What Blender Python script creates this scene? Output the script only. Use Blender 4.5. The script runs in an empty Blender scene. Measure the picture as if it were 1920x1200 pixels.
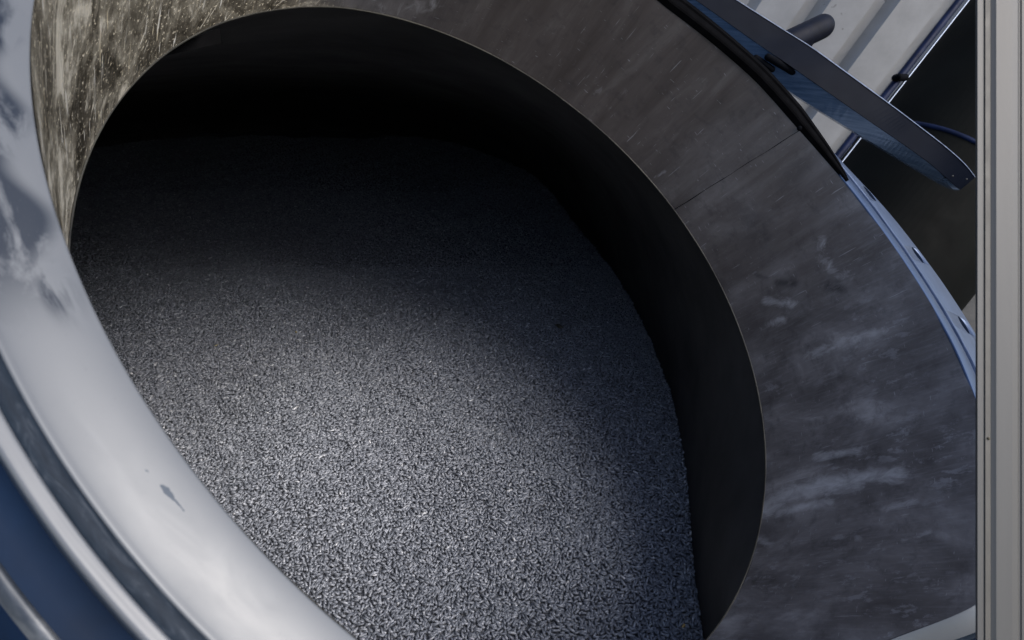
import bpy, bmesh, math, random
import numpy as np
from mathutils import Vector, Matrix
SC = bpy.context.scene
C = SC.collection
random.seed(7)
rng = np.random.default_rng(11)
S = 0.4                                   # the neck of the manway has a radius of about 0.4 m
PITCH = math.radians(29.4)
CAM = Vector((0, 0, 2.0))
FPX = 1150.0                              # focal length in pixels of a 1920 px wide picture

# ------------------------------------------------------------------ camera
cam = bpy.data.cameras.new('camera')
cam.sensor_width = 36.0
cam.lens = 36.0 * FPX / 1920.0
cam.clip_start = 0.01
cam.clip_end = 300
camo = bpy.data.objects.new('camera', cam)
camo.location = CAM
camo.rotation_euler = (math.radians(90) - PITCH, 0, 0)
C.objects.link(camo)
SC.camera = camo
cam.dof.use_dof = True
cam.dof.focus_distance = 0.70
cam.dof.aperture_fstop = 16

cp, sp = math.cos(PITCH), math.sin(PITCH)
def c2w(p):
    """lens axes (x right, y down, z ahead; unit = neck radius) to world metres"""
    x, y, z = p
    return Vector((x * S, (-sp * y + cp * z) * S, CAM.z - (cp * y + sp * z) * S))
def dirw(p):
    x, y, z = p
    return Vector((x, -sp * y + cp * z, -(cp * y + sp * z)))
def at(px, py, z):
    return c2w(((px - 960) / FPX * z, (py - 600) / FPX * z, z))

# ------------------------------------------------------------------ light
sun_dir = dirw((-0.585, 0.415, 0.695)).normalized()       # the way the light travels
elev = math.asin(-sun_dir.z)
w = bpy.data.worlds.new('World'); SC.world = w
w.use_nodes = True
nt = w.node_tree
bg = nt.nodes['Background']
sky = nt.nodes.new('ShaderNodeTexSky')
sky.sky_type = 'NISHITA'
sky.sun_disc = False
sky.sun_elevation = elev
sky.sun_rotation = math.atan2(-sun_dir.x, -sun_dir.y)
sky.air_density = 1.0
sky.dust_density = 2.5
nt.links.new(sky.outputs[0], bg.inputs[0])
bg.inputs[1].default_value = 0.14
sun = bpy.data.lights.new('sun', 'SUN')
sun.energy = 1.5
sun.angle = math.radians(46)
sun.color = (1.0, 0.97, 0.93)
suno = bpy.data.objects.new('sun', sun)
suno.rotation_euler = sun_dir.to_track_quat('-Z', 'Y').to_euler()
suno.location = (1.5, -1.5, 5)
C.objects.link(suno)
vs = SC.view_settings
vs.view_transform = 'Standard'; vs.look = 'None'; vs.gamma = 1; vs.use_curve_mapping = False
vs.exposure = 0.9
SC.cycles.max_bounces = 8
SC.cycles.sample_clamp_indirect = 4

# ------------------------------------------------------------------ helpers
def tag(o, label=None, cat=None, group=None, kind=None):
    if label: o['label'] = label
    if cat: o['category'] = cat
    if group: o['group'] = group
    if kind: o['kind'] = kind
    return o
def link(name, me, mat, parent=None):
    o = bpy.data.objects.new(name, me)
    if mat: me.materials.append(mat)
    C.objects.link(o)
    if parent:
        o.parent = parent
        o.matrix_parent_inverse = parent.matrix_world.inverted()
    return o
def empty(name, loc):
    o = bpy.data.objects.new(name, None)
    o.location = loc; o.empty_display_size = .05
    C.objects.link(o)
    bpy.context.view_layer.update()
    return o
def grid_mesh(name, P, closed_u=False, closed_v=False, smooth=True, flip=False):
    """P: (nu, nv, 3) points -> quad sheet"""
    nu, nv = P.shape[:2]
    iu = np.arange(nu if closed_u else nu - 1); iv = np.arange(nv if closed_v else nv - 1)
    a, b = np.meshgrid(iu, iv, indexing='ij')
    a2, b2 = (a + 1) % nu, (b + 1) % nv
    F = np.stack([a * nv + b, a2 * nv + b, a2 * nv + b2, a * nv + b2], -1).reshape(-1, 4)
    if flip: F = F[:, ::-1]
    me = bpy.data.meshes.new(name)
    me.from_pydata(P.reshape(-1, 3).tolist(), [], F.tolist())
    if smooth: me.polygons.foreach_set('use_smooth', np.ones(len(F), bool))
    me.update()
    return me
def bm_done(bm, name, smooth=False):
    bmesh.ops.recalc_face_normals(bm, faces=bm.faces[:])
    me = bpy.data.meshes.new(name)
    bm.to_mesh(me); bm.free()
    if smooth: me.polygons.foreach_set('use_smooth', [True] * len(me.polygons))
    return me
def tube(bm, pts, rad, seg=16):
    """round bar through the points with hemispherical-ish ends"""
    pts = [Vector(p) for p in pts]
    rads = rad if isinstance(rad, (list, tuple)) else [rad] * len(pts)
    rings = []
    ref = Vector((.31, .2, .93)).normalized()
    for i, p in enumerate(pts):
        t = (pts[min(i + 1, len(pts) - 1)] - pts[max(i - 1, 0)]).normalized()
        u = t.cross(ref).normalized(); v = t.cross(u)
        rings.append([bm.verts.new(p + (u * math.cos(a) + v * math.sin(a)) * rads[i]) for a in [k * 2 * math.pi / seg for k in range(seg)]])
    for r0, r1 in zip(rings, rings[1:]):
        for k in range(seg): bm.faces.new((r0[k], r0[(k + 1) % seg], r1[(k + 1) % seg], r1[k]))
    bm.faces.new(rings[0][::-1]); bm.faces.new(rings[-1])
def capsule(bm, a, b, r, seg=20, n=6):
    a, b = Vector(a), Vector(b); t = (b - a).normalized()
    pts, rr = [], []
    for k in range(n + 1):
        q = math.pi / 2 * k / n
        pts.append(a - t * r * math.cos(q)); rr.append(max(r * math.sin(q), r * .02))
    for k in range(n + 1):
        q = math.pi / 2 * k / n
        pts.append(b + t * r * math.sin(q)); rr.append(max(r * math.cos(q), r * .02))
    tube(bm, pts, rr, seg)

class NT:
    def __init__(s, name):
        s.m = bpy.data.materials.new(name); s.m.use_nodes = True
        s.t = s.m.node_tree; s.b = s.t.nodes['Principled BSDF']
    def n(s, typ, **kw):
        x = s.t.nodes.new(typ)
        for k, v in kw.items():
            if k in x.inputs: x.inputs[k].default_value = v
            else: setattr(x, k, v)
        return x
    def l(s, a, b): s.t.links.new(a, b)
    def noise(s, vec, scale, detail=4, rough=.55, dist=0):
        x = s.n('ShaderNodeTexNoise'); x.inputs['Scale'].default_value = scale
        x.inputs['Detail'].default_value = detail; x.inputs['Roughness'].default_value = rough
        x.inputs['Distortion'].default_value = dist
        if vec is not None: s.l(vec, x.inputs['Vector'])
        return x.outputs['Fac']
    def ramp(s, fac, stops, interp='LINEAR'):
        x = s.n('ShaderNodeValToRGB'); x.color_ramp.interpolation = interp
        e = x.color_ramp.elements
        while len(e) < len(stops): e.new(.5)
        for q, (p, c) in zip(e, stops):
            q.position = p; q.color = (*c, 1) if isinstance(c, tuple) else (c, c, c, 1)
        s.l(fac, x.inputs[0]); return x.outputs[0]
    def mix(s, fac, a, b, mode='MIX'):
        x = s.n('ShaderNodeMix', data_type='RGBA', blend_type=mode)
        for sock, v in ((x.inputs[0], fac), (x.inputs[6], a), (x.inputs[7], b)):
            if hasattr(v, 'links'): s.l(v, sock)
            elif isinstance(v, tuple): sock.default_value = (*v, 1)
            else: sock.default_value = v if sock.type == 'VALUE' else (v, v, v, 1)
        return x.outputs[2]
    def math(s, op, a, b=0., c=None, clamp=False):
        x = s.n('ShaderNodeMath', operation=op); x.use_clamp = clamp
        for i, v in enumerate((a, b, c)):
            if v is None: continue
            if hasattr(v, 'links'): s.l(v, x.inputs[i])
            else: x.inputs[i].default_value = v
        return x.outputs[0]
    def attr(s, name):
        return s.n('ShaderNodeAttribute', attribute_name=name).outputs['Fac']
    def mapped(s, vec, scale, rot=(0, 0, 0)):
        x = s.n('ShaderNodeMapping'); x.inputs['Scale'].default_value = scale; x.inputs['Rotation'].default_value = rot
        s.l(vec, x.inputs['Vector']); return x.outputs[0]
    def coord(s, which='Object'):
        return s.n('ShaderNodeTexCoord').outputs[which]
    def bump(s, h, strength, dist=.001):
        x = s.n('ShaderNodeBump'); x.inputs['Strength'].default_value = strength; x.inputs['Distance'].default_value = dist
        s.l(h, x.inputs['Height']); s.l(x.outputs[0], s.b.inputs['Normal'])
    def set(s, **kw):
        for k, v in kw.items():
            k = k.replace('_', ' ')
            i = s.b.inputs[k]
            if hasattr(v, 'links'): s.l(v, i)
            elif isinstance(v, tuple): i.default_value = (*v, 1)
            else: i.default_value = v
        return s

def plain(name, col, rough=.5, metal=0., var=.25, scale=30, bump=0., spec=.5):
    t = NT(name); co = t.coord()
    f = t.noise(co, scale, 5, .6)
    lo = tuple(c * (1 - var) for c in col); hi = tuple(min(1, c * (1 + var)) for c in col)
    t.set(Base_Color=t.ramp(f, [(.3, lo), (.7, hi)]), Metallic=metal)
    t.set(Roughness=t.math('MULTIPLY_ADD', t.noise(co, scale * 2.3, 4), .3, rough - .15, clamp=True))
    t.b.inputs['Specular IOR Level'].default_value = spec
    if bump: t.bump(t.noise(co, scale * 6, 4), bump)
    return t.m

# ------------------------------------------------------------------ the neck's own axes
n_c = np.array([-.53421, .45321, .71360]); n_c /= np.linalg.norm(n_c)       # down the neck
C_c = np.array([.27860, -.29548, 1.25317])
e1_c = np.array([1., 0, 0]) - n_c * n_c[0]; e1_c /= np.linalg.norm(e1_c)
e2_c = np.cross(n_c, e1_c)
def W(P):                                   # lens-axis array (...,3) in neck radii -> world array
    x, y, z = P[..., 0], P[..., 1], P[..., 2]
    return np.stack([x * S, (-sp * y + cp * z) * S, CAM.z - (cp * y + sp * z) * S], -1)
def neck(r, th, h):
    r, th, h = np.broadcast_arrays(np.asarray(r, float), np.asarray(th, float), np.asarray(h, float))
    a = np.radians(th)
    P = C_c + (r * np.cos(a))[..., None] * e1_c + (r * np.sin(a))[..., None] * e2_c - h[..., None] * n_c
    return W(P)
def periodic(tab):
    k = np.array([q[0] for q in tab], float); v = np.array([q[1] for q in tab], float)
    k3 = np.r_[k - 360, k, k + 360]; v3 = np.r_[v, v, v]
    fine = np.arange(-540, 540, .5); y = np.interp(fine, k3, v3)
    g = np.exp(-.5 * (np.arange(-12, 13) * .5 / 1.7) ** 2); g /= g.sum()
    y = np.convolve(y, g, 'same')
    return lambda th: np.interp((np.asarray(th, float) + 180) % 360 - 180, fine, y)
h_top = periodic([(-170, 0), (-120, -.03), (-74, -.055), (-52, -.018), (-39.6, -.010), (-31, 0), (-17, .022), (-1, .049), (8, .063), (17, .070), (40, .07),
                  (49, .055), (51.3, -.0), (53, -.09), (56, -.17), (62, -.2), (80, -.16), (100, -.07), (112, -.01), (120, 0), (150, 0), (170, 0)])
r_top = periodic([(-150, .985), (-74, .985), (17, .985), (50, 1.0), (120, 1.0), (170, .992)])
DN = .504                                  # depth of the neck
R_BOT = .957
r_bot = periodic([(-170, .967), (-150, .98), (-127, .985), (-100, .965), (-75, .95), (0, .948), (60, .945), (167, .955)])

# ------------------------------------------------------------------ the ground
gm = NT('asphalt'); co = gm.coord()
gm.set(Base_Color=gm.ramp(gm.noise(co, 9, 6, .65), [(.3, (.035, .036, .036)), (.7, (.07, .07, .068))]), Roughness=.9)
gm.bump(gm.noise(co, 140, 4), .5, .004)
P = np.array([[[-60, -60, 0], [-60, 60, 0]], [[60, -60, 0], [60, 60, 0]]], float)
tag(link('ground', grid_mesh('ground', P, smooth=False), gm.m), kind='structure')

# ------------------------------------------------------------------ materials of the vessel
# weathered steel inside the neck: uv = (angle, height)
wm = NT('weathered_neck_steel')
uv = wm.coord('UV')
warm, brown, lowr = wm.attr('warm'), wm.attr('brown'), wm.attr('cloud')
streak = wm.noise(wm.mapped(uv, (9, 1.6, 1), (0, 0, .12)), 1.6, 7, .62, .6)
cloud = wm.noise(wm.mapped(uv, (5, 3.2, 1), (0, 0, .35)), 1.15, 11, .63, .45)
fine = wm.noise(wm.mapped(uv, (60, 7, 1), (0, 0, .1)), 2.0, 6, .65)
scr = wm.noise(wm.mapped(uv, (70, 2.2, 1), (0, 0, .16)), 1.5, 5, .7, .3)
scr2 = wm.noise(wm.mapped(uv, (55, 1.7, 1), (0, 0, -.2)), 1.5, 5, .7, .5)
speck = wm.noise(uv, 95, 4, .7)
c_brown = wm.ramp(streak, [(.3, (.085, .072, .068)), (.55, (.125, .109, .105)), (.75, (.18, .166, .160))])
c_cloud = wm.ramp(cloud, [(.34, (.105, .098, .102)), (.48, (.155, .147, .153)), (.58, (.215, .206, .214)), (.70, (.36, .352, .365))])
c_cloud = wm.mix(wm.ramp(fine, [(.5, 0.), (.75, .22)]), c_cloud, (.40, .41, .44))
blot = wm.noise(wm.mapped(uv, (4.2, 3.4, 1), (0, 0, .3)), 1.7, 9, .62, .9)
scr = wm.noise(wm.mapped(uv, (52, 3.4, 1), (0, 0, .06)), 1.5, 3, .6, .35)
wear = wm.ramp(wm.noise(wm.mapped(uv, (3.2, 3.6, 1)), 1.6, 4, .6), [(.42, .15), (.56, 1.)])
scr2 = wm.noise(wm.mapped(uv, (48, 4.5, 1), (0, 0, -.10)), 1.5, 3, .6, .4)
scr4 = wm.noise(wm.mapped(wm.mapped(uv, (1, 1, 1), (0, 0, .62)), (60, 6, 1)), 1.5, 3, .6, .3)
scr3 = wm.noise(wm.mapped(uv, (80, 3.0, 1), (0, 0, .05)), 1.5, 4, .7, .4)
c_warm = wm.ramp(wm.math('MULTIPLY_ADD', blot, .7, wm.math('MULTIPLY', wm.noise(wm.mapped(uv, (22, 16, 1), (0, 0, .5)), 2.0, 8, .75), .3)), [(.39, (.045, .038, .028)), (.46, (.13, .114, .088)), (.53, (.31, .28, .222)), (.60, (.80, .74, .62))])
c_warm = wm.mix(wm.ramp(scr3, [(.62, 0.), (.68, .3)]), c_warm, (.75, .64, .45))
c_warm = wm.mix(wm.math('MULTIPLY', wear, wm.ramp(scr, [(.625, 0.), (.645, 1.)])), c_warm, (.97, .93, .84))
c_warm = wm.mix(wm.math('MULTIPLY', wear, wm.ramp(scr4, [(.64, 0.), (.66, .95)])), c_warm, (.97, .90, .76))
c_warm = wm.mix(wm.math('MULTIPLY', wear, wm.ramp(scr2, [(.645, 0.), (.67, .9)])), c_warm, (.95, .82, .58))
c_warm = wm.mix(wm.ramp(speck, [(.595, 0.), (.625, 1.)]), c_warm, (.98, .88, .68))  # warm glints painted as specks
col = wm.mix(brown, c_cloud, c_brown)
tn = wm.math('MULTIPLY', wm.attr('heat'), wm.ramp(wm.noise(uv, 2.5, 4), [(.35, .3), (.6, 1.)]))
col = wm.mix(tn, col, (.44, .19, .17))
col = wm.mix(warm, col, c_warm)  # scratched left wall, the light on it and its glints put into the colour
# crisp scuffs, peeled film and hairline scratches
sc1 = wm.noise(wm.mapped(uv, (14, 7, 1), (0, 0, .3)), 2.2, 12, .74, .3)
patch = wm.ramp(wm.noise(wm.mapped(uv, (2.2, 2.6, 1)), 1.6, 3), [(.46, 0.), (.60, 1.)])
peel = wm.math('MULTIPLY', wm.ramp(sc1, [(.55, 0.), (.585, .45)]), wm.math('MULTIPLY', patch, lowr))
col = wm.mix(peel, col, (.36, .365, .40))
sc2 = wm.ramp(wm.noise(wm.mapped(uv, (30, 190, 1), (0, 0, .9)), 1.0, 2, .5), [(.70, 0.), (.73, .5)])
sc3 = wm.ramp(wm.noise(wm.mapped(uv, (150, 9, 1), (0, 0, .22)), 1.0, 2, .5), [(.70, 0.), (.735, .45)])
col = wm.mix(wm.math('MULTIPLY', wm.math('MAXIMUM', sc2, sc3), wm.math('SUBTRACT', 1., warm)), col, (.42, .42, .45))
grime = wm.ramp(wm.noise(wm.mapped(uv, (6, 9, 1), (0, 0, .2)), 2.4, 10, .7), [(.36, .32), (.47, 0.)])
col = wm.mix(wm.math('MULTIPLY', grime, wm.math('SUBTRACT', 1., warm)), col, (.05, .047, .05))
mk = wm.attr('wipe')
wn_ = wm.noise(wm.mapped(uv, (13, 8, 1), (0, 0, .3)), 2, 8, .7, 1.0)
mkn = wm.ramp(wm.math('MULTIPLY_ADD', mk, .62, wm.math('MULTIPLY_ADD', wn_, 1.0, -.38)), [(.30, 0.), (.75, .75)])
mkn = wm.math('MULTIPLY', mkn, wm.ramp(mk, [(.03, 0.), (.25, 1.)]))
col = wm.mix(mkn, col, (.60, .61, .65))
dk = wm.math('MULTIPLY', wm.attr('dark'), wm.ramp(wn_, [(.38, .2), (.55, 1.)]))
col = wm.mix(dk, col, (.03, .03, .034))
tiny = wm.ramp(speck, [(.74, 0.), (.78, 1.)])
col = wm.mix(wm.math('MULTIPLY', tiny, .6), col, (.6, .6, .62))
wm.set(Base_Color=col, Metallic=wm.math('MULTIPLY_ADD', warm, -.43, .45))
wm.set(Roughness=wm.math('MULTIPLY_ADD', warm, -.14, wm.ramp(cloud, [(.3, .30), (.7, .52)])))
rough_ = wm.math('MULTIPLY', warm, wm.math('ADD', wm.math('MULTIPLY', blot, 1.6), wm.math('ADD', wm.math('MULTIPLY', scr, .9), wm.math('MULTIPLY', scr4, .9))))
wm.bump(wm.math('ADD', rough_, wm.math('MULTIPLY_ADD', fine, .5, wm.math('MULTIPLY', cloud, 1.))), .30, .0016)

# white painted, polished lip with cloudy dark reflections and a smudge put into its colour
lm = NT('white_lip_reflections')
uv = lm.coord('UV')
sm = lm.attr('reflection_smudge')
sn = lm.noise(lm.mapped(uv, (3.4, 9, 1), (0, 0, .3)), 3.2, 7, .62, .7)
smf = lm.math('MULTIPLY', sm, lm.ramp(sn, [(.40, 0.), (.53, 1.)]), clamp=True)
lcol = lm.mix(smf, (.124, .131, .140), (.014, .020, .031))
lcol = lm.mix(lm.ramp(lm.noise(uv, 260, 3), [(.62, 0.), (.75, .25)]), lcol, (.085, .09, .10))
chp = lm.math('MULTIPLY_ADD', lm.noise(uv, 330, 4, .6), .5, lm.math('SUBTRACT', lm.attr('chip'), .5))
lcol = lm.mix(lm.ramp(chp, [(.22, 0.), (.34, 1.)]), lcol, (.02, .032, .05))
lcol = lm.mix(lm.attr('bare'), lcol, (.075, .105, .175))
lm.set(Base_Color=lcol, Metallic=lm.math('MULTIPLY_ADD', lm.attr('bare'), .6, .28), Roughness=lm.ramp(sn, [(.3, .34), (.7, .46)]))
steel = NT('bright_flange_steel')
uv = steel.coord('UV')
br = steel.noise(steel.mapped(uv, (4, 160, 1)), 3, 6, .6)
nr = steel.attr('painted')
steel.set(Base_Color=steel.mix(nr, steel.ramp(br, [(.3, (.035, .05, .09)), (.7, (.12, .155, .235))]), (.125, .132, .143)), Metallic=steel.math('MULTIPLY_ADD', nr, -.6, .7), Roughness=steel.ramp(br, [(.3, .34), (.7, .5)]))
stripe = NT('dark_reflection_groove')
uv = stripe.coord('UV')
gn = stripe.noise(stripe.mapped(uv, (14, 60, 1)), 2.2, 6, .65, .8)
stripe.set(Base_Color=stripe.ramp(gn, [(.35, (.006, .011, .019)), (.55, (.012, .019, .030)), (.78, (.05, .06, .075))]), Roughness=.6)  # dark reflection along the rim put into the groove's colour
stripe.b.inputs['Specular IOR Level'].default_value = .15
navy = plain('navy_reflection_tone', (.0028, .010, .027), .5, 0., .6, 8, .05, .1)  # blue of the dark reflected bands, carried on over the shell
strip_black = plain('flat_black_strip', (.002, .002, .0024), .8, 0, .4, 60, .1, .02)
lining = plain('black_rubber_lining', (.052, .051, .051), .7, 0, .45, 5, .15, .3)
edge_m = plain('worn_steel_edge', (.040, .038, .031), .6, .2, .95, 14)
dark_m = plain('dark_recess', (.002, .0025, .004), .8, 0, .3, 60, 0, .05)

# ------------------------------------------------------------------ the vessel
ves = empty('carbon_vessel', tuple(neck(0, 0, -1.8)))
tag(ves, 'large filter vessel with a round open manway neck full of black pellets', 'vessel')
NU, NV = 1440, 150
th = np.linspace(-180, 180, NU, endpoint=False)
vv = np.linspace(0, 1, NV)
TH, VV = np.meshgrid(th, vv, indexing='ij')
H = h_top(TH) * (1 - VV) + (-DN) * VV
RR = r_top(TH) * (1 - VV) + r_bot(TH) * VV
RR = RR + .0016 * np.sin(np.radians(TH) * 5 + 1.0) * np.sin(VV * 3.14) + .0012 * np.sin(np.radians(TH) * 11)
me = grid_mesh('neck_wall', neck(RR, TH, H), closed_u=True, flip=True)
def add_uv(me, U, V):
    """per-vertex uv, unwrapped at the seam of a closed ring"""
    ul = me.uv_layers.new(name='UVMap')
    li = np.empty(len(me.loops), np.int32); me.loops.foreach_get('vertex_index', li)
    u = U.reshape(-1)[li]; v = V.reshape(-1)[li]
    u4 = u.reshape(-1, 4); mx = u4.max(1, keepdims=True)
    u4 = np.where(mx - u4 > 3, u4 + 2 * math.pi, u4)
    ul.data.foreach_set('uv', np.stack([u4.reshape(-1), v], -1).astype(np.float32).reshape(-1))
def add_attr(me, name, val):
    a = me.attributes.new(name, 'FLOAT', 'POINT'); a.data.foreach_set('value', np.clip(val, 0, 1).astype(np.float32).reshape(-1))
add_uv(me, np.radians(TH), H)
def sstep(a, b, x):
    t = np.clip((x - a) / (b - a), 0, 1); return t * t * (3 - 2 * t)
T2 = np.where(TH > 100, TH - 360, TH)                    # -260 .. 100
wob = 5 * np.sin(H * 14 + 1) + 3 * np.sin(H * 37)
add_attr(me, 'warm', 1 - sstep(-136, -118, T2 + wob))
seam_th = -39.6 + (H + .01) / .49 * 2.9
add_attr(me, 'brown', np.where(T2 < seam_th, 1., 0.) * (1 - .25 * sstep(-60, -45, T2)) * sstep(-130, -95, T2) + np.where((T2 >= seam_th), .75 * (1 - sstep(-40, -8, T2 + wob * .6 + H * 30)), 0))
add_attr(me, 'heat', 1.0 * np.exp(-((T2 + 45 - H * 10) / 24) ** 2) * sstep(-.34, -.02, H))
add_attr(me, 'cloud', sstep(-40, 20, T2))
wipe = np.zeros_like(TH); dark = np.zeros_like(TH)
def stroke(arr, pts, wid, amt):
    """a smudge along points (angle, height); width in neck radii"""
    X = np.radians(T2); Y = H
    for (t0, y0), (t1, y1) in zip(pts, pts[1:]):
        ax, ay, bx, by = math.radians(t0), y0, math.radians(t1), y1
        L = (bx - ax) ** 2 + (by - ay) ** 2 + 1e-9
        q = np.clip(((X - ax) * (bx - ax) + (Y - ay) * (by - ay)) / L, 0, 1)
        d = np.hypot(X - ax - q * (bx - ax), Y - ay - q * (by - ay))
        np.maximum(arr, amt * np.exp(-(d / (wid * 1.45)) ** 2), out=arr)
STROKES = [
    ('w', [(-86.5, -0.284), (-79.5, -0.312), (-71.1, -0.355), (-66.4, -0.347)], 0.022, 0.16),
    ('w', [(-89.7, -0.364), (-81.5, -0.373), (-73.7, -0.392), (-67.7, -0.422)], 0.026, 0.2),
    ('w', [(-87.3, -0.455), (-78.5, -0.472), (-69.0, -0.456)], 0.02, 0.12),
    ('w', [(27.8, -0.495), (25.6, -0.436), (25.3, -0.335), (26.0, -0.242)], 0.028, 0.8),
    ('w', [(25.9, -0.303), (25.3, -0.227), (26.3, -0.129)], 0.022, 0.7),
    ('w', [(29.1, -0.447), (28.7, -0.348), (29.0, -0.301)], 0.012, 0.8),
    ('w', [(19.4, -0.341), (20.4, -0.222)], 0.012, 0.7),
    ('w', [(32.1, -0.157), (31.8, -0.093)], 0.009, 0.45),
    ('w', [(38.1, -0.114), (37.4, -0.068)], 0.01, 0.45),
    ('w', [(36.0, -0.274), (36.9, -0.217)], 0.012, 0.4),
    ('w', [(-23.2, -0.373), (-23.5, -0.337)], 0.003, 0.45),
    ('w', [(-21.1, -0.404), (-21.2, -0.369)], 0.004, 0.45),
    ('w', [(-14.7, -0.379), (-11.6, -0.299)], 0.014, 0.6),
    ('w', [(-10.1, -0.424), (-9.7, -0.353)], 0.014, 0.55),
    ('w', [(-0.4, -0.309), (-0.1, -0.184), (0.6, -0.09)], 0.018, 0.5),
    ('w', [(-19.9, -0.134), (-17.5, -0.164), (-13.5, -0.15), (-11.1, -0.114)], 0.016, 0.45),
    ('w', [(32.2, -0.528), (35.3, -0.463)], 0.015, 0.5),
    ('w', [(-3.4, -0.149), (-2.6, -0.128)], 0.006, 0.45),
    ('w', [(-50.9, -0.486), (-50.3, -0.441)], 0.006, 0.45),
    ('w', [(-115.6, -0.466), (-111.3, -0.425)], 0.025, 0.45),
    ('w', [(-122.0, -0.47), (-119.1, -0.5)], 0.02, 0.35),
    ('d', [(-17.0, -0.318), (-15.1, -0.272)], 0.01, 0.7),
    ('d', [(-11.8, -0.181), (-10.1, -0.148)], 0.014, 0.85),
    ('d', [(-81.4, -0.15), (-81.2, -0.134)], 0.004, 0.45),
    ('d', [(-20.7, -0.373), (-18.9, -0.345)], 0.006, 0.5),
    ('d', [(-34.2, -0.07), (-32.9, -0.124)], 0.03, 0.35),
    ('d', [(-32.6, -0.298), (-27.7, -0.305)], 0.04, 0.35),
]
for kind_, pts_, wd_, am_ in STROKES:
    stroke(wipe if kind_ == 'w' else dark, pts_, wd_, am_)
add_attr(me, 'wipe', wipe); add_attr(me, 'dark', dark)
neck_o = link('neck_wall', me, wm.m, ves)
# worn lower edge of the neck
prof = [(0, .002), (-.002, .002), (-.003, -.0005), (-.002, -.003), (.003, -.003)]
P = np.stack([neck(r_bot(th) + a, th, -DN + b) for a, b in prof], 1)
link('worn_edge', grid_mesh('worn_edge', P, closed_u=True), edge_m, neck_o)
# axial seam of the rolled sheet
hs = np.linspace(-.004, -DN + .004, 60)
P = []
for q in hs:
    v = (q + .01) / (-DN + .01); t = -39.6 + (q + .01) / .49 * 2.9 + .12 * math.sin(q * 40) * .4
    r = r_top(t) * (1 - v) + r_bot(t) * v - .0005
    wd = .16 + .05 * math.sin(q * 57)
    P.append([neck(r + .001, t - wd, q + float(h_top(t)) * (1 - v)), neck(r - .003, t, q + float(h_top(t)) * (1 - v)), neck(r + .001, t + wd, q + float(h_top(t)) * (1 - v))])
link('welded_seam', grid_mesh('welded_seam', np.array(P)), dark_m, neck_o)
bm = bmesh.new()
bmesh.ops.create_uvsphere(bm, u_segments=12, v_segments=8, radius=.0032, matrix=Matrix.Translation(Vector(neck(.983, -39.9, -.012))))
link('weld_blob', bm_done(bm, 'weld_blob', True), dark_m, neck_o)
# black tab showing under the lower edge
t4 = [(-167, -.49), (-164, -.475), (-158, -.51), (-152.5, -.53), (-152, -.465), (-160, -.45)]
tp = [at(296, 96, 1.44), at(312, 104, 1.44), at(362, 93, 1.46), at(415, 81, 1.48), at(412, 52, 1.47), at(340, 80, 1.45)]
bm = bmesh.new()
f0 = bm.faces.new([bm.verts.new(p) for p in tp])
ex = bmesh.ops.extrude_face_region(bm, geom=[f0])
off = dirw((-.3, -.4, .85)) * .008
bmesh.ops.translate(bm, vec=off, verts=[x for x in ex['geom'] if isinstance(x, bmesh.types.BMVert)])
link('rubber_tab', bm_done(bm, 'rubber_tab'), plain('tab_rubber', (.004, .004, .0045), .8, 0, .3, 40, 0, .03), ves)

# ---- flange: lip, groove, outer ring
r_lip = periodic([(-170, 1.072), (-60, 1.045), (20, 1.05), (46, 1.05), (54, 1.035), (70, 1.04), (120, 1.073), (150, 1.072)])
r_grv = periodic([(-170, 1.089), (-60, 1.05), (20, 1.055), (46, 1.056), (54, 1.048), (70, 1.055), (120, 1.091), (150, 1.088)])
r_ring = periodic([(-170, 1.105), (-100, 1.06), (-40, 1.06), (-30, 1.09), (-20, 1.15), (-8, 1.185), (5, 1.20), (40, 1.19), (90, 1.12), (120, 1.104), (150, 1.104)])
NL = 1800
tl = np.linspace(-180, 180, NL, endpoint=False)
def ring(name, rows, mat, parent, attrs=None, closed_v=False):
    P = np.stack([neck(r, tl, h) for r, h in rows], 1)
    me = grid_mesh(name, P, closed_u=True, closed_v=closed_v)
    k = len(rows)
    U = np.repeat(np.radians(tl)[:, None], k, 1)
    V = np.stack([np.broadcast_to(r, tl.shape) for r, h in rows], 1)
    add_uv(me, U, V)
    if attrs:
        for a, fn in attrs.items(): add_attr(me, a, fn(np.repeat(tl[:, None], k, 1), V))
    return link(name, me, mat, parent)
ht = h_top(tl); r0 = r_top(tl); rl = r_lip(tl); rg = r_grv(tl); ro = r_ring(tl)
rows = [(r0 + .0005, ht - .004)]
for k in range(41):
    q = k / 40
    rows.append((r0 + (rl - r0) * q, ht + .0045 * math.sin(math.pi * min(1, .04 + q)) ** .7 - .002 * q))
rows.append((rl + .001, ht - .012))
def reflection_smudge(t, r):
    t2 = np.where(t < 0, t + 360, t)
    a = sstep(141, 149, t2) * (1 - sstep(200, 215, t2)) * sstep(1.0, 1.026, r + .012 * np.sin(t2 * .9))  # cloudy reflections on the left lip, painted as dark patches
    def blob(tc, rc, wt, wr): return np.exp(-((t2 - tc) / wt) ** 2 - ((r - rc) / wr) ** 2)
    a = np.maximum(a, 1.3 * blob(143.8, 1.018, 1.3, .012))
    return a * 1.25
bare = lambda t, r: 1 - sstep(34, 46, np.where(t < -140, t + 360, t))
CHIPS = [(132.4, 1.0254, .16, .0013, .8), (132.1, 1.0250, .22, .0026, 1.), (131.75, 1.0247, .20, .0020, 1.), (131.3, 1.0245, .22, .0011, .9), (130.9, 1.0243, .16, .0012, .8), (133.4, 1.0277, .22, .0020, .62)]
def chip_mask(t, r):
    t2 = np.where(t < 0, t + 360, t); a = np.zeros(t.shape)
    for tc, rc, wt, wr, k in CHIPS:
        a = np.maximum(a, k * np.exp(-((t2 - tc) / wt / 1.35) ** 2 - ((r - rc) / wr / 1.35) ** 2))
    return a
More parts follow.
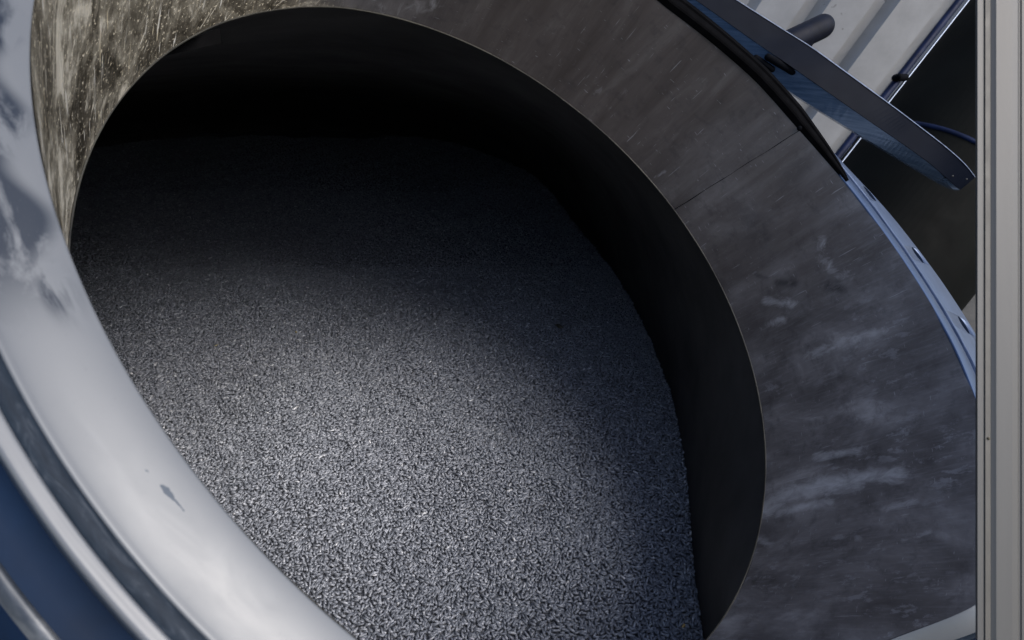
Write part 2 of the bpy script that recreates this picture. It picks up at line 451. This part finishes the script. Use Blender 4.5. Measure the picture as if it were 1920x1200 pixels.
lip = ring('lip', rows, lm.m, ves, {'reflection_smudge': reflection_smudge, 'bare': bare, 'chip': chip_mask})
lip['label'] = 'smudged white inner lip of the flange with painted cloudy reflections'
# distinct smudges on the near lip: small flat dried splashes
ring('groove', [(rl, ht - .004), (rl + .003, ht - .006), (rg - .003, ht - .006), (rg, ht - .004)], stripe.m, ves)
rows = [(rg, ht - .012), (rg + .0005, ht + .001), (rg + .002, ht + .0028), (rg + .003, ht + .003), (ro - .0035, ht + .0026), (ro - .0025, ht + .0024), (ro - .0005, ht), (ro, ht - .002), (ro, ht - .03), (rg, ht - .03)]
outer = ring('outer_ring', rows, steel.m, ves, {'painted': lambda t, r: sstep(75, 100, np.where(t < -140, t + 360, t))}, closed_v=True)
# bolt slots cut through the outer ring
slots = []
for t in (-24.5, -12.2, .5, 13, 26):
    bm = bmesh.new()
    hh = float(h_top(t)); rc = float((r_grv(t) + r_ring(t)) / 2) + .012
    c = Vector(neck(rc, t, hh)); ax = (Vector(neck(rc, t, hh + .1)) - c).normalized()
    tg = (Vector(neck(rc, t + .5, hh)) - c).normalized(); rd = ax.cross(tg)
    top_, bot_ = [], []
    for k in range(20):
        a = 2 * math.pi * k / 20
        off = tg * (math.cos(a) * .012) + rd * (math.sin(a) * .006)
        top_.append(bm.verts.new(c + off + ax * .02)); bot_.append(bm.verts.new(c + off - ax * .03))
    for k in range(20): bm.faces.new((bot_[k], bot_[(k + 1) % 20], top_[(k + 1) % 20], top_[k]))
    bm.faces.new(top_); bm.faces.new(bot_[::-1])
    slots.append(bm_done(bm, 'cut'))
for cutter in slots:
    co_ = bpy.data.objects.new('cut', cutter); C.objects.link(co_)
    md = outer.modifiers.new('cut', 'BOOLEAN'); md.object = co_; md.operation = 'DIFFERENCE'; md.solver = 'EXACT'
    bpy.context.view_layer.update()
    ev = outer.evaluated_get(bpy.context.evaluated_depsgraph_get())
    nm = bpy.data.meshes.new_from_object(ev)
    outer.modifiers.clear(); outer.data = nm
    bpy.data.objects.remove(co_)
# black strip lying on the far lip
tg_ = np.linspace(-118, -27, 200)
tap = np.clip(np.minimum((tg_ + 118) / 12, (-27 - tg_) / 16), 0.02, 1) ** .6
base = h_top(tg_); ri = r_top(tg_) + .001; rw = (.062) * tap
pf = [(-.06, -.012), (-.06, .012), (.0, .018), (.12, .022), (.45, .024), (.5, .031), (.85, .032), (1, .024), (1, -.01), (.5, -.01)]
P = np.stack([neck(ri + rw * a, tg_, base + .002 + (b) * .8 * (.25 + .75 * tap)) for a, b in pf], 1)
link('black_strip', grid_mesh('black_strip', P, closed_v=True, smooth=False), strip_black, ves)
# outside: reflected dark and pale bands, built in as a blue shoulder and a bead
rows = [(ro, ht - .03), (ro + .01, ht - .035), (ro + .02, ht - .037), (ro + .033, ht - .040)]
near = np.clip((np.cos(np.radians(tl - 140)) + .2) * 2, 0, 1)
link('reflection_collar', grid_mesh('reflection_collar', np.stack([neck(a, tl, b) for a, b in rows], 1), closed_u=True), navy, ves)
rows = [(ro + .033, ht - .040), (ro + .034, ht - .037), (ro + .037, ht - .036), (ro + .041, ht - .038), (ro + .047, ht - .046)]
ring('reflection_bead', rows, lm.m, ves, {'reflection_smudge': lambda t, r: np.full(t.shape, .8), 'chip': lambda t, r: np.zeros(t.shape), 'bare': lambda t, r: np.zeros(t.shape)})
# floor line of the inside of the vessel (x right, forward) in neck radii, at pellet level
PZ = 2.05                                  # pellets lie this far below the lens (neck radii)
outl = [(.56, .2), (.65, 1.25), (.81, 2.06), (.905, 2.9), (.86, 3.9), (.64, 5.4), (.15, 7.3), (-1.0, 8.8), (-3.0, 9.6), (-5.2, 9.0), (-6.6, 7.0), (-6.6, 4.5), (-5.2, 2.2), (-3.2, .6), (-1.4, -.6), (0, -.8)]
def smooth_closed(pts, n):
    p = np.array(pts, float); k = len(p); out = []
    for t in np.linspace(0, k, n, endpoint=False):
        i = int(t); u = t - i
        a, b, c, d = p[(i - 1) % k], p[i % k], p[(i + 1) % k], p[(i + 2) % k]
        out.append(.5 * (2 * b + (c - a) * u + (2 * a - 5 * b + 4 * c - d) * u * u + (3 * b - a - 3 * c + d) * u ** 3))
    return np.array(out)
OUT = smooth_closed(outl, 480)
kern = np.exp(-.5 * (np.arange(-30, 31) / 11.) ** 2); kern /= kern.sum()
OUT = np.stack([np.convolve(np.r_[OUT[-30:, k], OUT[:, k], OUT[:30, k]], kern, 'valid') for k in (0, 1)], 1)
# match outline points to neck angles so that the shoulder sheet does not twist
nb = neck(R_BOT, tl, -DN)
cen = nb.mean(0)
na = np.arctan2(nb[:, 1] - cen[1], nb[:, 0] - cen[0])
oc = np.array([-1.4 * S, 3.0 * S])
oa = np.arctan2(OUT[:, 1] * S - oc[1], OUT[:, 0] * S - oc[0])
od = np.argsort(oa); oas = oa[od]
ox = np.interp(na, np.r_[oas - 2 * np.pi, oas, oas + 2 * np.pi], np.tile(OUT[od, 0], 3)) * S
oy = np.interp(na, np.r_[oas - 2 * np.pi, oas, oas + 2 * np.pi], np.tile(OUT[od, 1], 3)) * S
pz = CAM.z - PZ * S
rb = r_bot(tl)
hole = neck(rb + .001, tl, -DN + .003)
low = np.stack([ox, oy, np.full_like(ox, pz - .25)], -1)
mid = np.stack([ox, oy, np.full_like(ox, pz + .02)], -1)
up = mid + (hole - mid) * .55; up = up + np.stack([(ox - hole[:, 0]) * .12, (oy - hole[:, 1]) * .12, np.zeros_like(ox)], -1)
P = np.stack([hole, hole * .5 + up * .5, up, up * .5 + mid * .5, mid, low], 1)
link('rubber_lining', grid_mesh('rubber_lining', P, closed_u=True), lining, ves)
def outw(a, k):
    v = a - np.array([cen[0], cen[1], pz]); v[:, 2] = 0
    return a + v / (np.linalg.norm(v, axis=1, keepdims=True) + 1e-9) * k
s0 = neck(ro + .047, tl, ht - .046)
o1 = outw(up, .03); o1[:, 2] += .02
o2 = outw(mid, .03); o3 = o2.copy(); o3[:, 2] = .002
P = np.stack([s0, s0 * .5 + o1 * .5 - np.array([0, 0, .03]), o1, o2, o3], 1)
link('shell', grid_mesh('shell', P, closed_u=True), navy, ves)

# ------------------------------------------------------------------ the pellets
pm = NT('carbon_pellet')
rv = pm.attr('tone')
pm.set(Base_Color=pm.ramp(rv, [(0., (.18, .198, .236)), (.5, (.30, .323, .374)), (.85, (.44, .465, .52)), (1., (.85, .87, .91))]),
       Roughness=pm.math('MULTIPLY_ADD', rv, -.14, .50), Metallic=.12)
pm.b.inputs['Specular IOR Level'].default_value = .6
pb = NT('pellet_bed'); co = pb.coord()
pb.set(Base_Color=pb.ramp(pb.noise(co, 330, 4, .7), [(.35, (.07, .075, .09)), (.7, (.22, .235, .27))]), Roughness=.6)  # darker than the pellets: shade in the gaps put into the colour
pb.bump(pb.noise(co, 260, 3, .6), 1., .004)
def mound(x, y):
    z = .012 * np.sin(x * 6 + 1) * np.sin(y * 5 + .3) + .004 * np.sin(x * 17 + y * 9) + .002 * np.sin(x * 31 - y * 27 + 2) + .0012 * np.sin(x * 75 + y * 61)
    z = z - .020 * np.exp(-(((x + .02) / .05) ** 2 + ((y - 1.02) / .06) ** 2)) + .012 * np.exp(-(((x + .09) / .08) ** 2 + ((y - .93) / .08) ** 2))
    z = z - .014 * np.exp(-(((x - .06) / .04) ** 2 + ((y - .78) / .05) ** 2)) + .02 * np.exp(-(((x + .42) / .22) ** 2 + ((y - 1.2) / .25) ** 2))
    return z
OW = OUT * S
def inside(x, y, poly):
    c = np.zeros(x.shape, bool); j = len(poly) - 1
    for i in range(len(poly)):
        xi, yi = poly[i]; xj, yj = poly[j]
        if yi != yj:
            c ^= ((yi > y) != (yj > y)) & (x < (xj - xi) * (y - yi) / (yj - yi) + xi)
        j = i
    return c
def scatter(x0, x1, y0, y1, cell, keep=1.):
    gx, gy = np.meshgrid(np.arange(x0, x1, cell), np.arange(y0, y1, cell), indexing='ij')
    gx = gx.ravel() + rng.uniform(-.5, .5, gx.size) * cell; gy = gy.ravel() + rng.uniform(-.5, .5, gy.size) * cell
    # stay inside the vessel and inside what the opening lets one see, with a margin
    m = inside(gx, gy, OW)
    m &= (gx < .75 * gy + .25) & (gx > -.95 * gy - .1)
    if keep < 1: m &= rng.random(gx.size) < keep
    return gx[m], gy[m]
def pellets(x, y, lift, seg, ln=None, yaw=None, sd=.2, R=.00185):
    k = len(x)
    if ln is None: ln = rng.uniform(.005, .0135, k) * .5; yaw = rng.uniform(0, 2 * np.pi, k)
    tilt = rng.normal(0, sd, k)
    up_ = rng.random(k) < .03; tilt[up_] = rng.uniform(.6, 1.4, up_.sum())
    d = np.stack([np.cos(yaw) * np.cos(tilt), np.sin(yaw) * np.cos(tilt), np.sin(tilt)], -1)
    zz = np.tile([0, 0, 1.], (k, 1))
    u = np.cross(d, zz); u /= np.linalg.norm(u, axis=1, keepdims=True) + 1e-9
    v = np.cross(u, d)
    rr = R * rng.uniform(.85, 1.1, k)
    c = np.stack([x, y, pz + mound(x, y) + lift + np.abs(np.sin(tilt)) * ln * .5], -1)
    a = np.arange(seg) * 2 * np.pi / seg + .3
    ring_ = (u[:, None] * np.cos(a)[None, :, None] + v[:, None] * np.sin(a)[None, :, None]) * rr[:, None, None]
    A = c[:, None] + ring_ - (d * ln[:, None])[:, None]; B = c[:, None] + ring_ + (d * ln[:, None])[:, None]
    V = np.concatenate([A, B], 1).reshape(-1, 3)
    b0 = (np.arange(k) * 2 * seg)[:, None]
    i = np.arange(seg); j = (i + 1) % seg
    quads = np.stack([i, j, j + seg, i + seg], -1).reshape(1, -1) + b0
    caps = np.concatenate([i[::-1], i + seg])[None] + b0
    tone = np.repeat(np.clip(rng.beta(1.7, 2.6, k), 0, 1), 2 * seg)
    return V, quads.reshape(-1, 4), caps.reshape(-1, seg), tone
def pack(x0, x1, y0, y1, res, batches, L, R, gap):
    """random close packing: a pellet is kept only where its footprint is still free"""
    nx, ny = int((x1 - x0) / res), int((y1 - y0) / res)
    occ = np.zeros((nx, ny), np.int32)
    gx, gy = np.meshgrid(np.arange(nx), np.arange(ny), indexing='ij')
    wx, wy = x0 + gx * res, y0 + gy * res
    ok = inside(wx, wy, OW) & (wx < .75 * wy + .25) & (wx > -.95 * wy - .1)
    occ[~ok] = -1
    out = []; nid = 1
    hw = R * gap
    cw = np.arange(-hw, hw + 1e-9, res * .8)
    for n_, (l0, l1) in batches:
        free = np.flatnonzero(occ.ravel() == 0)
        if len(free) == 0: break
        pick = rng.choice(free, min(n_, len(free)))
        px = x0 + (pick // ny + rng.random(len(pick))) * res; py = y0 + (pick % ny + rng.random(len(pick))) * res
        ln = rng.uniform(l0, l1, len(pick)) * .5; yaw = rng.uniform(0, 2 * np.pi, len(pick))
        u = np.linspace(-1, 1, 8)
        du = (u[None] * (ln[:, None] + .0002))
        fx = px[:, None, None] + (du * np.cos(yaw)[:, None])[:, :, None] - (np.sin(yaw)[:, None] * cw[None])[:, None, :]
        fy = py[:, None, None] + (du * np.sin(yaw)[:, None])[:, :, None] + (np.cos(yaw)[:, None] * cw[None])[:, None, :]
        ix = np.clip(((fx - x0) / res).astype(int), 0, nx - 1).reshape(len(pick), -1); iy = np.clip(((fy - y0) / res).astype(int), 0, ny - 1).reshape(len(pick), -1)
        fr = (occ[ix, iy] == 0).all(1)
        ix, iy, px, py, ln, yaw = ix[fr], iy[fr], px[fr], py[fr], ln[fr], yaw[fr]
        ids = nid + np.arange(len(px)); nid += len(px)
        occ[ix.ravel(), iy.ravel()] = np.repeat(ids, ix.shape[1])
        win = (occ[ix, iy] == ids[:, None]).all(1)
        lost = ~win
        m = occ[ix[lost], iy[lost]] == ids[lost][:, None]
        occ[ix[lost][m], iy[lost][m]] = 0
        out.append(np.stack([px[win], py[win], ln[win], yaw[win]], 1))
    return np.concatenate(out).T
LL = [(.0072, .0125), (.006, .010), (.0052, .0078), (.004, .006)]
def layer(x0, x1, y0, y1, res, k, seg, lift, gap, tilt):
    area = (x1 - x0) * (y1 - y0)
    bt = [(int(area * d * k), L) for d, L in zip((14000, 14000, 14000, 18000, 20000, 20000, 20000, 14000, 9000), [LL[0]] * 3 + [LL[1]] * 2 + [LL[2]] * 2 + [LL[3]] * 2)]
    x, y, ln, yaw = pack(x0, x1, y0, y1, res, bt, None, .00175, gap)
    return pellets(x, y, rng.uniform(*lift, len(x)), seg, ln, yaw, tilt)
parts = []
parts.append(layer(-1.7, .45, .05, 1.8, .0008, 1.0, 8, (.0024, .0038), .72, .12))
parts.append(layer(-1.7, .45, .05, 1.8, .0009, .8, 8, (.0006, .0016), .74, .2))
parts.append(layer(-2.6, .45, 1.8, 2.6, .0012, .9, 6, (.0018, .0042), .74, .2))
x, y = scatter(-2.7, .4, 2.6, 3.6, .0095); parts.append(pellets(x, y, rng.uniform(.0, .004, len(x)), 5))
Vs, loops, starts, totals, tones = [], [], [], [], []
vo = lo = 0
for V, q, cps, tone in parts:
    Vs.append(V); tones.append(tone)
    loops += [(q + vo).ravel(), (cps + vo).ravel()]
    seg = cps.shape[1]
    starts += [lo + np.arange(len(q)) * 4, lo + q.size + np.arange(len(cps)) * seg]
    lo += q.size + cps.size; vo += len(V)
Vs = np.concatenate(Vs); loops = np.concatenate(loops); starts = np.concatenate(starts)
me = bpy.data.meshes.new('carbon_pellets')
me.vertices.add(len(Vs)); me.vertices.foreach_set('co', Vs.astype(np.float32).ravel())
me.loops.add(len(loops)); me.loops.foreach_set('vertex_index', loops.astype(np.int32))
me.polygons.add(len(starts)); me.polygons.foreach_set('loop_start', starts.astype(np.int32))
me.update(calc_edges=True)
add_attr(me, 'tone', np.concatenate(tones))
me.validate()
pel = link('carbon_pellets', me, pm.m)
tag(pel, 'bed of black extruded carbon pellets filling the vessel below the manway', 'pellets', kind='stuff')
print('pellets', sum(len(p[2]) // 2 for p in parts))
# the packed bed the top pellets lie on
gx = np.linspace(-2.75, .5, 220); gy = np.linspace(-.4, 3.9, 260)
GX, GY = np.meshgrid(gx, gy, indexing='ij')
me = grid_mesh('pellet_bed', np.stack([GX, GY, pz + mound(GX, GY) - .002], -1))
bed = link('pellet_bed', me, pb.m, None)
tag(bed, 'packed black carbon underneath the loose top pellets', 'pellets', kind='stuff')

# ------------------------------------------------------------------ background: corrugated wall
wallm = NT('white_sheet_paint'); co = wallm.coord()
wn = wallm.noise(co, 6, 6, .6)
sp1 = wallm.ramp(wallm.noise(co, 26, 2, .4), [(.73, 0.), (.76, .7)])
wcol = wallm.mix(sp1, wallm.ramp(wn, [(.3, (.21, .215, .225)), (.7, (.27, .276, .29))]), (.12, .12, .13))
wallm.set(Base_Color=wcol, Roughness=.55)
wallm.bump(wallm.noise(co, 190, 4), .15, .002)
WD = 4.3                                  # forward distance of the wall in metres
def on_wall(px, py):
    d = dirw(((px - 960) / FPX, (py - 600) / FPX, 1)); return CAM + d * (WD / d.y)
a, b = on_wall(1660, 0), on_wall(1572, 120)
rib = (b - a).normalized(); crs = Vector((-rib.z, 0, rib.x)); crs = crs if crs.x > 0 else -crs
o_ = on_wall(1640, 0)
pitch = abs((on_wall(1609, 0) - on_wall(1479, 0)).dot(crs))
pr = [(0, 0), (.62, 0), (.68, .085), (.90, .085), (1, 0)]
xs = []
for k in range(-6, 10):
    for q, dpt in pr[:-1]: xs.append(((k + q) * pitch, dpt))
P = []
for s_, dpt in xs:
    P.append([tuple(o_ + crs * (s_ - pitch * .62) + rib * t_ + Vector((0, dpt, 0))) for t_ in np.linspace(-2.6, 2.6, 5)])
wall = link('corrugated_wall', grid_mesh('corrugated_wall', np.array(P), smooth=False), wallm.m)
md = wall.modifiers.new('sheet', 'SOLIDIFY'); md.thickness = .004; md.offset = -1
tag(wall, 'white corrugated metal wall with slanting ribs behind the vessel', 'wall')

# ------------------------------------------------------------------ background: dark tank and its pole
tankm = plain('black_tank_paint', (.0018, .0022, .0020), .7, 0, .5, 4, .05, .06)
bluem = plain('dark_blue_paint', (.005, .009, .028), .45, .1, .4, 20, 0, .1)
def drum():
    z = 5.2
    a = at(1668 + 128 + 150, 190 + 104 - 186, z + .9); b = at(1668 + 128 - 260, 190 + 104 + 322, z + .9)
    t = (b - a).normalized()
    root = empty('black_tank', tuple(b)); tag(root, 'black leaning cylindrical tank with a dark blue hoop in the background', 'tank')
    rad = 166 / FPX * (z + .9) * S * .985
    bm = bmesh.new(); A, B = a - t * 1.3, b + t * max(.25, min(1.0, (b.z - rad * .5) / max(-t.z, .05)))
    tube(bm, [A, A + t * .01, B - t * .01, B], [rad * .97, rad, rad, rad * .97], 96)
    body = link('tank_body', bm_done(bm, 'tank_body', False), tankm, root)
    ref = Vector((.31, .2, .93)).normalized(); u = t.cross(ref).normalized(); v = t.cross(u)
    # hoop
    hc = a + t * (-.0)
    c0 = at(1770, 182, z + .9 - 1.0); hc = a + t * ((c0 - a).dot(t))
    bm = bmesh.new(); n = 96; sec = []
    for k in range(n):
        g = 2 * math.pi * k / n; rd = u * math.cos(g) + v * math.sin(g)
        sec.append([bm.verts.new(hc + rd * (rad + dr) + t * dt) for dr, dt in ((0, -.008), (.006, -.006), (.006, .006), (0, .008))])
    for k in range(n):
        for q in range(3): bm.faces.new((sec[k][q], sec[(k + 1) % n][q], sec[(k + 1) % n][q + 1], sec[k][q + 1]))
    link('hoop', bm_done(bm, 'hoop', True), bluem, root)
drum()
def pole():
    z = 4.6
    a, b = at(1812 + 40, -14 - 52, z), at(1585 - 30, 275 + 38, z)
    root = empty('slanted_pole', tuple(b)); tag(root, 'thin dark blue pole slanting along the edge of the black tank', 'pole')
    t = (b - a).normalized()
    bm = bmesh.new(); tube(bm, [a - t * 1.0, a, b, b + t * .6], 7 / FPX * z * S, 16)
    link('pole_tube', bm_done(bm, 'pole_tube', True), bluem, root)
    off = dirw((.777, .63, 0)) * (13 / FPX * z * S)
    bm = bmesh.new(); tube(bm, [a - t * 1.0 + off, a + off, b + off * 1.0, b + t * .6 + off], 1.5 / FPX * z * S, 10)
    link('pale_line', bm_done(bm, 'pale_line', True), plain('pale_line', (.22, .26, .34), .35, .5, .1), root)  # thin pale line along the pole, built as its own tube
    c = at(1688, 145, z - .05)
    bm = bmesh.new()
    capsule(bm, c - dirw((1, -.1, 0)) * .014, c + dirw((1, -.05, .2)) * .016, .0105, 12, 4)
    capsule(bm, c + dirw((-.5, .2, -.3)) * .02, c + dirw((-.5, .1, -.6)) * .026, .008, 10, 3)
    link('pole_clamp', bm_done(bm, 'pole_clamp', True), dark_m, root)
pole()

# ------------------------------------------------------------------ the swung-open closing ring beyond the flange
def closing_ring():
    T = [(1240, -92), (1311, -46), (1382, 0), (1477, 60), (1523, 89), (1569, 122), (1669, 195), (1718, 232), (1771, 273), (1807, 305), (1829, 332)]
    B = [(1180, -80), (1250, -37), (1318, 9), (1400, 67), (1446, 99), (1503, 138), (1622, 221), (1685, 264), (1742, 305), (1780, 338), (1801, 356)]
    U = [(1150, -66), (1222, -20), (1290, 28), (1375, 97), (1425, 130), (1487, 176), (1600, 246), (1662, 283), (1722, 319), (1768, 346), (1796, 358)]
    n = 90
    def res(p, n):
        p = np.array(p, float); k = len(p); out = []
        for t in np.linspace(0, k - 1.0001, n):
            i = int(t); u = t - i
            a, b, c, d = p[max(i - 1, 0)], p[i], p[min(i + 1, k - 1)], p[min(i + 2, k - 1)]
            out.append(.5 * (2 * b + (c - a) * u + (2 * a - 5 * b + 4 * c - d) * u * u + (3 * b - a - 3 * c + d) * u ** 3))
        return np.array(out)
    T, B, U = res(T, n), res(B, n), res(U, n)
    zf = 2.62 - .35 * np.linspace(0, 1, n) ** 2
    root = empty('closing_ring', tuple(at(1560, 170, 2.6))); tag(root, 'dark blue curved half of the closing ring swung open above the flange', 'clamp ring')
    V3 = lambda A, z: np.array([tuple(at(p[0], p[1], q)) for p, q in zip(A, z)])
    t3, b3, u3 = V3(T, zf), V3(B, zf - .02), V3(U, zf + .10)
    back = dirw((.35, -.25, 1)); back = np.array(back) * .05
    def shellp(rows, name, mat, par):
        P = np.stack(rows, 1); me = grid_mesh(name, P, closed_v=True, smooth=False)
        bm = bmesh.new(); bm.from_mesh(me); bpy.data.meshes.remove(me)
        bm.verts.ensure_lookup_table(); k = len(rows)
        bm.faces.new([bm.verts[i] for i in range(k)]); bm.faces.new([bm.verts[(n - 1) * k + i] for i in range(k)])
        bmesh.ops.recalc_face_normals(bm, faces=bm.faces[:])
        return link(name, bm_done(bm, name), mat, par)
    # outer band and the inward flange under it
    e = (t3 - b3)
    bandm = NT('navy_band'); co = bandm.coord()
    bandm.set(Base_Color=bandm.ramp(bandm.noise(co, 14, 6, .6), [(.3, (.0035, .0045, .008)), (.7, (.0065, .008, .0125))]), Metallic=.0, Roughness=.5)
    bandm.b.inputs['Specular IOR Level'].default_value = .03
    bl = NT('blue_steel'); co = bl.coord()
    bn = bl.noise(bl.mapped(co, (3, 3, 40)), 6, 5, .6)
    bl.set(Base_Color=bl.ramp(bn, [(.3, (.15, .24, .37)), (.7, (.36, .48, .64))]), Metallic=.5, Roughness=.22)
    shellp([t3, t3 + back * .3 + e * .03, b3 + back * .5 + (u3 - b3) * .02, b3], 'band', bandm.m, root)
    w_ = shellp([b3 + back * .08, u3, u3 + back * .35, b3 + back * .6], 'inner_flange', bl.m, root)
    # bright worn upper edge
    shellp([t3 + e * .012, t3 + e * .012 + back * .15, t3 - e * .02 + back * .12, t3 - e * .025 - back * .03], 'worn_rim', plain('worn_rim', (.3, .34, .42), .35, .7, .4, 120), root)
    def slot(p, q, r, z):
        bm = bmesh.new(); capsule(bm, at(*p, z), at(*q, z), r / FPX * z * S, 14, 5)
        link('slot', bm_done(bm, 'slot', True), dark_m, root)
    slot((1440, 107), (1486, 134), 6.5, 2.545); slot((1417, 108), (1448, 130), 5.5, 2.565)
    lug = bmesh.new(); capsule(lug, at(1470, 84, 2.78), at(1541, 50, 2.86), 22.5 / FPX * 2.8 * S, 24, 7)
    capsule(lug, at(1478, 86, 2.84), at(1500, 74, 2.84), 26 / FPX * 2.8 * S, 24, 7)
    link('lug', bm_done(lug, 'lug', True), plain('lug_paint', (.002, .003, .008), .5, 0, .4, 30, 0, .1), root)
    for px, py in ((1812, 336), (1786, 330)):
        bm = bmesh.new(); bmesh.ops.create_icosphere(bm, subdivisions=2, radius=.0014, matrix=Matrix.Translation(at(px, py, 2.24)))
        link('rivet', bm_done(bm, 'rivet', True), edge_m, root)
closing_ring()

# ------------------------------------------------------------------ the grey post on the right, close to the lens
def post():
    z = .86
    root = empty('grey_post', tuple(at(1880, 1260, z))); tag(root, 'light grey painted metal post with narrow grooves standing close on the right', 'post')
    prof = [(1829, .012), (1829, .0035), (1830.5, .001), (1833, 0), (1840.5, 0), (1847, .0004), (1857, .0004), (1863.5, -.0004),
            (1868, -.001), (1898, -.001), (1908, -.0004), (1911, .0006), (1914, .0006), (1916, 0), (1960, 0), (1963, .002), (1964, .03), (1831, .03)]
    def p(px, dz, py): return at(px, py, z) + dirw((0, 0, 1)) * dz + dirw((.76, 0, 0)) * dz * 1.0
    P = np.array([[tuple(p(px, dz, py)) for py in np.linspace(-900, 1330, 12)] for px, dz in prof])
    pm_ = NT('grey_post_paint'); co = pm_.coord()
    f = pm_.noise(pm_.mapped(co, (60, 4, 4)), 3, 6, .6)
    pc = pm_.ramp(f, [(.3, (.060, .0595, .0585)), (.7, (.067, .0665, .065))])
    pc = pm_.mix(pm_.ramp(pm_.noise(co, 420, 3, .6), [(.76, 0.), (.8, .5)]), pc, (.12, .09, .06))
    pm_.set(Base_Color=pc, Roughness=.5)
    pm_.bump(pm_.noise(co, 600, 3), .1, .0004)
    me = grid_mesh('post_body', P, closed_u=True, smooth=False)
    o = link('post_body', me, pm_.m, root)
    sealp = [(1846.6, .0003), (1847.6, -.0004), (1856, -.0004), (1857.4, .0003), (1852, .0012)]
    P = np.array([[tuple(p(px, dz, py)) for py in np.linspace(-900, 1330, 12)] for px, dz in sealp])
    link('seal_strip', grid_mesh('seal_strip', P, closed_u=True, smooth=False), plain('beige_seal', (.072, .068, .060), .6, 0, .12, 50), root)
    bm = bmesh.new(); bmesh.ops.create_uvsphere(bm, u_segments=12, v_segments=8, radius=.0009, matrix=Matrix.Translation(p(1853, -.0004, 822)))
    link('rust_pimple', bm_done(bm, 'rust_pimple', True), plain('rust_spot', (.05, .04, .02), .7), root)
post()

# ------------------------------------------------------------------ a few stray bits on the pellets
def chip(label, px, py, size, col, name='pale_chip', cat='chip'):
    d = dirw(((px - 960) / FPX, (py - 600) / FPX, 1)); k = (pz + .007 - CAM.z) / d.z
    p = CAM + d * k; p.z = pz + float(mound(np.array(p.x), np.array(p.y))) + .0065
    bm = bmesh.new(); bmesh.ops.create_icosphere(bm, subdivisions=2, radius=1)
    r = random.Random(px)
    for v in bm.verts: v.co = Vector((v.co.x * size * 1.5, v.co.y * size * .8, v.co.z * size * .5)) * r.uniform(.75, 1.2)
    bmesh.ops.rotate(bm, matrix=Matrix.Rotation(r.uniform(0, 3), 3, 'Z'), verts=bm.verts[:])
    me = bm_done(bm, name)
    o = link(name, me, plain('chip_' + str(px), col, .6, 0, .3, 200)); o.location = p
    tag(o, label, cat)
chip('small pale yellow chip on dark pellets, higher of the two at left', 555, 622, .0032, (.5, .42, .22))
chip('small straw coloured chip on the pellets closest to the left edge of the opening', 406, 647, .0034, (.40, .36, .24))
chip('tiny bright amber chip at the lower right edge of the pellet bed', 1281, 1177, .0026, (.75, .5, .2))
chip('dull brown crumb half sunk in the shaded pellets on the right', 1048, 619, .009, (.07, .065, .05), 'brown_crumb', 'crumb')
